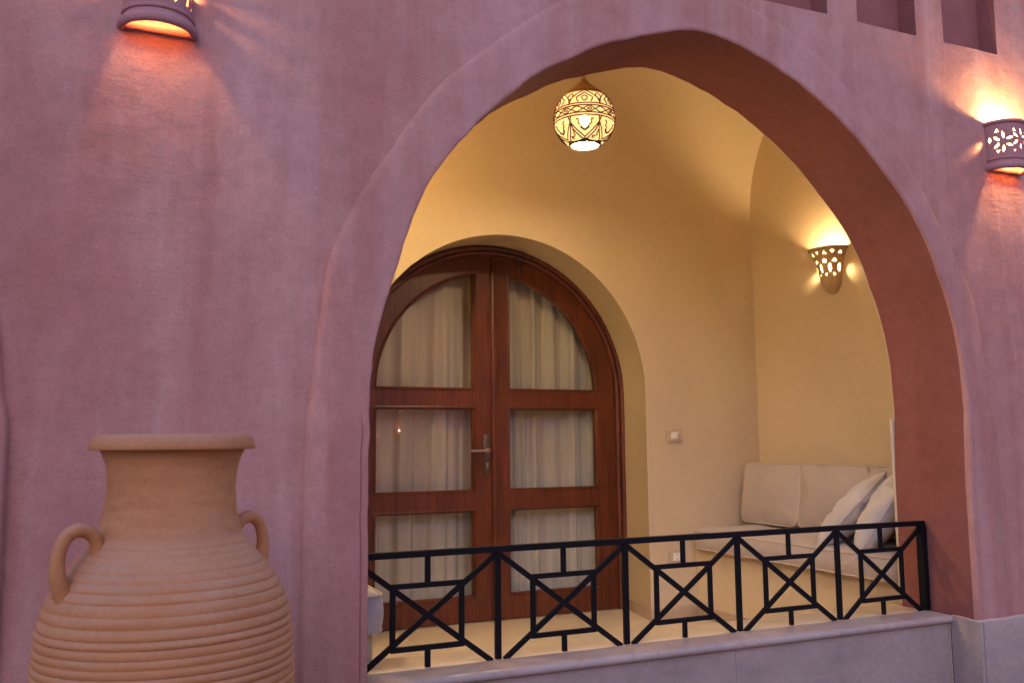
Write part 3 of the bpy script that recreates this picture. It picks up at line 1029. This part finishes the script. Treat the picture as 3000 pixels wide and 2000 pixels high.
def wob(a, z):
    return 0.0022 * sin(a + z * 3) + 0.0012 * sin(3 * a + z * 11) + 0.0011 * noise.noise(Vector((cos(a) * 3, sin(a) * 3, z * 60))) + 0.0015 * noise.noise(Vector((cos(a) * 1.5 + 5, sin(a) * 1.5, z * 9)))
lathe('body', body, M['clay'], am, 140, 60, wob)
rim = [(0.1400, -0.0105), (0.148, -0.0102), (0.157, -0.0100), (0.1612, -0.0092), (0.1622, -0.0070), (0.1618, -0.002), (0.1598, 0.0060), (0.1565, 0.0135), (0.1520, 0.0190), (0.147, 0.0212), (0.141, 0.0218), (0.134, 0.0205), (0.129, 0.013), (0.127, 0.0), (0.122, -0.05), (0.12, -0.12), (0.13, -0.18), (0.2, -0.3), (0.2, -0.6), (0.1, -1.2), (0.0, -1.25)]
lathe('rim', [(r, z - BASE) for r, z in rim], M['clay'], am, 120, 50, lambda a, z: 0.0014 * sin(2 * a + 1) + 0.0007 * sin(5 * a))
def handle(ang, k=1.0):
    pts = [(0.140, -0.265), (0.149, -0.210), (0.155, -0.182), (0.171, -0.164), (0.194, -0.160), (0.213, -0.172), (0.2235, -0.197), (0.2265, -0.222), (0.2225, -0.252), (0.207, -0.292)]
    path = [(r * cos(ang), r * sin(ang), z - BASE) for r, z in [(p.x, p.z) for p in interp([(r, 0, z) for r, z in pts], 40)]]
    tt = [k_ / 39 for k_ in range(40)]
    rads = [0.0132 + 0.005 * (abs(2 * t - 1) ** 3) + 0.0008 * sin(t * 17) for t in tt]
    tube('handle', path, rads, M['clay'], am, 14)
handle(radians(206))
handle(radians(28))

# ------------------------------------------------------------------ wall sconces (pierced half-cylinders)
def in_ellipse(u, v, cu, cv, a, b_, th):
    du, dv = u - cu, v - cv
    x = du * cos(th) + dv * sin(th)
    y = -du * sin(th) + dv * cos(th)
    return (x / a) ** 2 + (y / b_) ** 2 < 1
def in_tri(u, v, cu, cv, s, flip):
    dv = (v - cv) * (1 if flip else -1)
    return -s * .6 < dv < s * .6 and abs(u - cu) < (dv + s * .6) * 0.55
def petal_holes(cu, cv, R):
    H = []
    for k in range(6):
        a = pi / 6 + k * pi / 3
        H.append(('e', cu + cos(a) * R * 0.60, cv + sin(a) * R * 0.60, R * 0.30, R * 0.105, a + (0.25 if k % 2 else -0.2)))
    return H
def shell(name, holes, prof, parent, mat, rlip, nu=176, nv=110, sy=-1.0, depth_scale=1.0):
    """half-round shell against a wall (wall plane y=0, bulging to -y); prof(v)->radius, v in 0..H"""
    H = prof['H']
    V, F = [], []
    rad = prof['r']
    idx = {}
    R0 = rad(H / 2)
    for j in range(nv + 1):
        v = H * j / nv
        r = rad(v)
        for i in range(nu + 1):
            a = pi * i / nu
            V.append((-r * cos(a), -r * depth_scale * sin(a), v))
    n1 = nu + 1
    for j in range(nv):
        for i in range(nu):
            u = (i + .5) / nu * pi * R0
            v = (j + .5) / nv * H
            cut = False
            for h in holes:
                if h[0] == 'e' and in_ellipse(u, v, *h[1:]): cut = True; break
                if h[0] == 't' and in_tri(u, v, *h[1:]): cut = True; break
            if not cut:
                a = j * n1 + i
                F.append((a, a + 1, a + n1 + 1, a + n1))
    me = bpy.data.meshes.new(name)
    me.from_pydata(V, [], F)
    bm = bmesh.new(); bm.from_mesh(me)
    bmesh.ops.delete(bm, geom=[v_ for v_ in bm.verts if not v_.link_faces], context='VERTS')
    # soften the stair-steps of the cut edges
    be = [v_ for v_ in bm.verts if any(e.is_boundary for e in v_.link_edges) and 0.004 < v_.co.z < H - 0.004 and v_.co.y < -0.004]
    for _ in range(3):
        new = {}
        for v_ in be:
            nb = [e.other_vert(v_) for e in v_.link_edges if e.is_boundary]
            if nb:
                new[v_] = v_.co * 0.4 + sum((q.co for q in nb), Vector()) / len(nb) * 0.6
        for k_, c_ in new.items(): k_.co = c_
    bmesh.ops.recalc_face_normals(bm, faces=bm.faces)
    # normals must point outwards (-y)
    s = sum((f_.normal.dot(Vector((f_.calc_center_median().x, f_.calc_center_median().y, 0))) for f_ in bm.faces))
    if s < 0:
        bmesh.ops.reverse_faces(bm, faces=bm.faces)
    bm.to_mesh(me); bm.free()
    o = link_mesh(name, me, mat, parent, 50)
    me.materials.append(M['clay_inside'])
    md = o.modifiers.new('thickness', 'SOLIDIFY')
    md.thickness = 0.006
    md.offset = -1
    md.material_offset = 1
    md.material_offset_rim = 0
    return o
def lip(name, r0, z0, parent, mat, rr, flat=1.0, depth_scale=1.0):
    path = [(-r0 * cos(pi * k / 48), -r0 * depth_scale * sin(pi * k / 48), z0) for k in range(49)]
    v, f = tube_geo(path, rr, 12)
    v = [Vector((p.x, p.y, z0 + (p.z - z0) * flat)) for p in v]
    return mesh_obj(name, v, f, mat, parent, 60)

def outdoor_sconce(loc, label, bz=0.16, bmat='bulb_out', bx=0.0):
    t = thing('wall_sconce', label, 'wall lamp', loc, 'pierced clay sconces on the pink facade')
    H = 0.205
    R = 0.094
    rad = lambda v: R - 0.002 + 0.004 * (v / H) ** 2 - 0.003 * sin(pi * v / H) + 0.010 * math.exp(-(v / 0.026) ** 2)
    L = pi * R
    holes = []
    for cu, cv in ((L * 0.235, 0.114), (L * 0.50, 0.126), (L * 0.765, 0.114)):
        holes += petal_holes(cu, cv, 0.050)
    holes += [('e', L * 0.055, 0.128, 0.006, 0.012, 0), ('e', L * 0.945, 0.128, 0.006, 0.012, 0)]
    for k, cu in enumerate([L * q for q in (0.16, 0.385, 0.615, 0.84)]):
        holes.append(('t', cu, 0.165, 0.013, False))
        holes.append(('t', cu, 0.073, 0.013, True))
    shell('pierced_shade', holes, {'H': H, 'r': rad}, t, M['sconce'], 0.01)
    lip('bottom_lip', R + 0.002, 0.010, t, M['sconce'], 0.0105, 1.35)
    lip('lower_ring', R - 0.001, 0.044, t, M['sconce'], 0.0035, 1.6)
    box('back_bar', -R - .004, R + .004, -0.013, -0.0005, 0.0, 0.022, M['sconce'], t, 0.004)
    lip('top_lip', R + 0.002, H - 0.003, t, M['sconce'], 0.0075, 1.1)
    bme = bpy.data.meshes.new('bulb')
    bm = bmesh.new(); bmesh.ops.create_icosphere(bm, subdivisions=2, radius=0.016); bm.to_mesh(bme); bm.free()
    b_ = link_mesh('bulb', bme, M[bmat], t, 80, (bx, -0.042, bz))
    tube('lamp_holder', [(bx, -0.001, bz), (bx, -0.026, bz)], 0.012, M['plastic_white'], t, 10)
    return t
outdoor_sconce((0.080, YW - .0005, 1.130), 'pierced pink clay sconce high on the wall above the amphora', 0.158, 'bulb_out', -0.028)
outdoor_sconce((3.468, YW - .0005, 1.128), 'pierced pink clay sconce right of the arch, glowing under the niches', 0.182, 'bulb_out_strong')

# indoor sconce: flared cup with closed rounded foot, on the right end wall
ins = thing('wall_sconce', 'small flared clay cup sconce on the cream wall above the sofa', 'wall lamp', (XR - .0005, 3.80, 0.800), rz=radians(-90))
Hc = 0.255
def radc(v):
    t = v / Hc
    base = 0.052 + 0.060 * t ** 1.25 + 0.012 * max(0, t - .8) / .2
    if t < 0.26: base *= sqrt(max(0.0, 1 - (1 - t / 0.26) ** 2.2)) * 1.0 + 0.0
    return max(0.002, base)
R0 = radc(Hc / 2)
Lc = pi * R0
hs = []
for k in range(7):
    hs.append(('t', Lc * (0.11 + k * 0.13), 0.224, 0.0145, k % 2 == 1))
for k in range(4):
    hs.append(('t', Lc * (0.20 + k * 0.20), 0.184, 0.0155, False))
    hs.append(('t', Lc * (0.20 + k * 0.20), 0.104, 0.0125, True))
for k in range(5):
    hs.append(('e', Lc * (0.10 + k * 0.20), 0.142, 0.0075, 0.023, 0))
shell('pierced_shade', hs, {'H': Hc, 'r': radc}, ins, M['sconce_in'], 0.01, 150, 130)
lip('top_lip', radc(Hc), Hc - .002, ins, M['sconce_in'], 0.005)
bme = bpy.data.meshes.new('bulb')
bm = bmesh.new(); bmesh.ops.create_icosphere(bm, subdivisions=2, radius=0.022); bm.to_mesh(bme); bm.free()
link_mesh('bulb', bme, M['bulb_in'], ins, 80, (0.0, -0.055, 0.185))

ins2 = copy_tree(ins)
ins2.location = (XL + .0005, 3.80, 0.800)
ins2.rotation_euler = (0, 0, radians(90))
nb = [c for c in ins2.children if c.name.startswith('bulb')][0]
nb.data = nb.data.copy()
nb.data.materials[0] = M['bulb_in_left']
ins2['label'] = 'small flared clay cup sconce on the left end wall, hidden by the arch'
# ------------------------------------------------------------------ pendant lamp
PX, PY, PZ, PR = 2.040, 3.69, 1.545, 0.1475
pd = thing('pendant_lamp', 'round glowing pendant lamp with dark arabesque tracery under the vault', 'lamp', (PX, PY, PZ))
apex = VZ + VR - PZ
prof = []
for k in range(0, 37):
    lat = radians(-62 + (62 + 44) * k / 36)
    prof.append((PR * cos(lat), PR * sin(lat)))
lathe('shade', prof, M['shade'], pd, 96, 60)
capp = [(PR * a + .0006, PR * b_) for a, b_ in ((.722, .692), (.655, .80), (.565, .885), (.48, .955), (.41, 1.01), (.31, 1.095), (.215, 1.18), (.13, 1.275), (.07, 1.36), (.035, 1.44), (.02, 1.49), (0, 1.50))]
lathe('cap', capp, M['shade_cap'], pd, 48, 60)
tube('cord', [(0, 0, 0.22), (0, 0, apex + 0.002)], 0.0028, M['cord'], pd, 8)
lathe('ceiling_rose', [(0.05, apex), (0.045, apex - 0.02), (0.02, apex - 0.035), (0.003, apex - 0.04)], M['shade_cap'], pd, 32)
r62 = PR * cos(radians(-62)); z62 = PR * sin(radians(-62))
lathe('bottom_ring', [(r62 + .006, z62 + .008), (r62 + .0065, z62), (r62 + .003, z62 - .005), (r62 - .003, z62 - .004), (r62 - .004, z62 + .004)], M['tracery'], pd, 64)
lathe('reflector_plate', [(r62 + .001, z62 + .006), (0.03, z62 + .006), (0.0, z62 + .006)], M['plastic_white'], pd, 48)  # added unseen disc, blocks the diffuser's glow from the inside of the shade
lathe('diffuser', [(r62 - .004, z62 + .001), (0.04, z62 + .0005), (0.0, z62)], M['disc'], pd, 48)
bme = bpy.data.meshes.new('bulb')
bm = bmesh.new(); bmesh.ops.create_icosphere(bm, subdivisions=2, radius=0.022); bm.to_mesh(bme); bm.free()
link_mesh('bulb', bme, M['bulb_pendant'], pd, 80, (0, 0, -0.005))
# tracery lines drawn on the globe
def sp(lon, lat, rr=PR + .0008):
    lo, la = radians(lon), radians(lat)
    return (rr * cos(la) * cos(lo), rr * cos(la) * sin(lo), rr * sin(la))
def lcurve(pts, n=16):
    return [sp(p.x, p.z) for p in interp([(a, 0, b_) for a, b_ in pts], n)]
lines = []
for lat in (11.5, 7.0, -6.5, -11.0):
    lines.append([sp(l, lat) for l in range(0, 361, 6)])
off0 = -121 - 0
for k in range(8):                       # small interlace in the belt
    c = off0 + k * 45
    lines.append(lcurve([(c - 22, 0), (c - 12, 5.6), (c, 0), (c + 12, -5.2), (c + 22, 0)]))
    lines.append(lcurve([(c - 22, 0), (c - 12, -5.2), (c, 0), (c + 12, 5.6), (c + 22, 0)]))
    lines.append(lcurve([(c + 8, 0.5), (c + 12, 2.3), (c + 16, 0), (c + 12, -2.3), (c + 8, 0)], 8))
for k in range(6):
    c = off0 + 3 + k * 60
    lines.append(lcurve([(c, -52), (c - 15, -40), (c - 28, -24), (c - 33, -11)]))      # big petals
    lines.append(lcurve([(c, -52), (c + 15, -40), (c + 28, -24), (c + 33, -11)]))
    lines.append(lcurve([(c, -38), (c - 7, -33), (c - 9, -28), (c - 13, -26), (c - 12, -20), (c - 17, -17)]))
    lines.append(lcurve([(c, -38), (c + 7, -33), (c + 9, -28), (c + 13, -26), (c + 12, -20), (c + 17, -17)]))
    lines.append(lcurve([(c - 10, -33), (c, -38.6), (c + 10, -33)]))
    d = c + 30
    lines.append(lcurve([(d - 22, -56), (d - 10, -44), (d - 4, -36), (d, -24)]))
    lines.append(lcurve([(d + 22, -56), (d + 10, -44), (d + 4, -36), (d, -24)]))
    lines.append(lcurve([(d - 3, -50), (d + 4, -46), (d + 1, -42), (d + 5, -39), (d, -36)]))
    lines.append(lcurve([(d - 3, -50), (d - 9, -48), (d - 8, -53), (d - 3, -52)], 8))
    # upper half
    lines.append(lcurve([(c - 30, 12), (c - 26, 24), (c - 14, 36), (c, 45)]))
    lines.append(lcurve([(c + 30, 12), (c + 26, 24), (c + 14, 36), (c, 45)]))
    lines.append(lcurve([(c - 12, 14), (c - 16, 24), (c - 8, 30), (c, 38)]))
    lines.append(lcurve([(c + 12, 14), (c + 16, 24), (c + 8, 30), (c, 38)]))
    lines.append(lcurve([(c, 16), (c - 6, 22), (c, 29), (c + 6, 22), (c, 16)], 12))
    lines.append(lcurve([(c + 30, 20), (c + 24, 28), (c + 30, 38), (c + 36, 28), (c + 30, 20)], 12))
tubes('tracery', lines, 0.0031, M['tracery'], pd, 5)
# dark scalloped collar above the opening
rows = []
for k in range(97):
    lon = 360 * k / 96
    s = abs(((lon - off0 - 3) % 60) - 30) / 30
    top = -59 + 6.5 * s ** 2.2
    rows.append([sp(lon, -62, PR + .0012), sp(lon, (-62 + top) / 2, PR + .0014), sp(lon, top, PR + .0012)])
loft('collar', rows, M['tracery'], pd, smooth=60)

# ------------------------------------------------------------------ switch and socket
sw = thing('light_switch', 'beige wall switch with white rocker right of the door', 'light switch', (3.042, YB, 0.028))
box('plate', -0.052, 0.052, -0.010, -0.0003, -0.038, 0.038, M['plastic_beige'], sw, 0.003)
box('rocker', -0.024, 0.024, -0.014, -0.0103, -0.020, 0.020, M['plastic_white'], sw, 0.0015)
so = thing('power_socket', 'low beige wall socket with white insert behind the railing', 'socket', (3.035, YB, -0.672))
box('plate', -0.052, 0.052, -0.010, -0.0003, -0.038, 0.038, M['plastic_beige'], so, 0.003)
box('insert', -0.026, 0.026, -0.013, -0.0103, -0.022, 0.022, M['plastic_white'], so, 0.0015)
for dz in (-0.010, 0.010):
    box('socket_hole', -0.003, 0.003, -0.0138, -0.0131, dz - .003, dz + .003, M['dark_hole'], so)

# ------------------------------------------------------------------ the house across the court (behind the camera, mirrored in the door glass)
opp = thing('opposite_house', 'pink house across the court, seen only mirrored in the door panes', 'house')
def opp_arch(cx): return [(cx - 1.1, BASE + .9), (cx - 1.1, 0.3)] + [(cx + 1.1 * cos(pi - pi * k / 20), 0.3 + 1.1 * sin(pi - pi * k / 20)) for k in range(1, 20)] + [(cx + 1.1, 0.3), (cx + 1.1, BASE + .9)]
poly_extrude('house_wall', [(-22, BASE), (26, BASE), (26, 4.3), (-22, 4.3)], [opp_arch(c) for c in (-9.5, -3.5, 2.5, 12.5, 17.5)], -11.0, -11.4, M['pink'], opp)
box('house_wall', -22, 26, -13.4, -13.2, BASE, 4.3, M['cream'], opp)
box('house_roof', -22, 26, -13.4, -11.0, 4.302, 4.4, M['pink'], opp)
for cx, cz, lab in ((5.70, 0.02, 'lit clay sconce across the court, mirrored at the left edge of the middle left pane'),
                    (6.27, 0.13, 'lit clay sconce across the court, mirrored inside the middle left pane'),
                    (9.50, 0.15, 'lit clay sconce across the court, mirrored in the middle right pane')):
    t = copy_tree(bpy.data.objects['wall_sconce'])
    t.location = (cx, -10.998, cz)
    t.rotation_euler = (0, 0, pi)
    t['label'] = lab
    t['group'] = 'sconces across the court'

# ------------------------------------------------------------------ lift everything so that the court lies at z = 0
bpy.context.view_layer.update()
for o in list(COL.objects):
    if o.parent is None and o.type not in ('CAMERA', 'LIGHT'):
        o.location.z += ZO
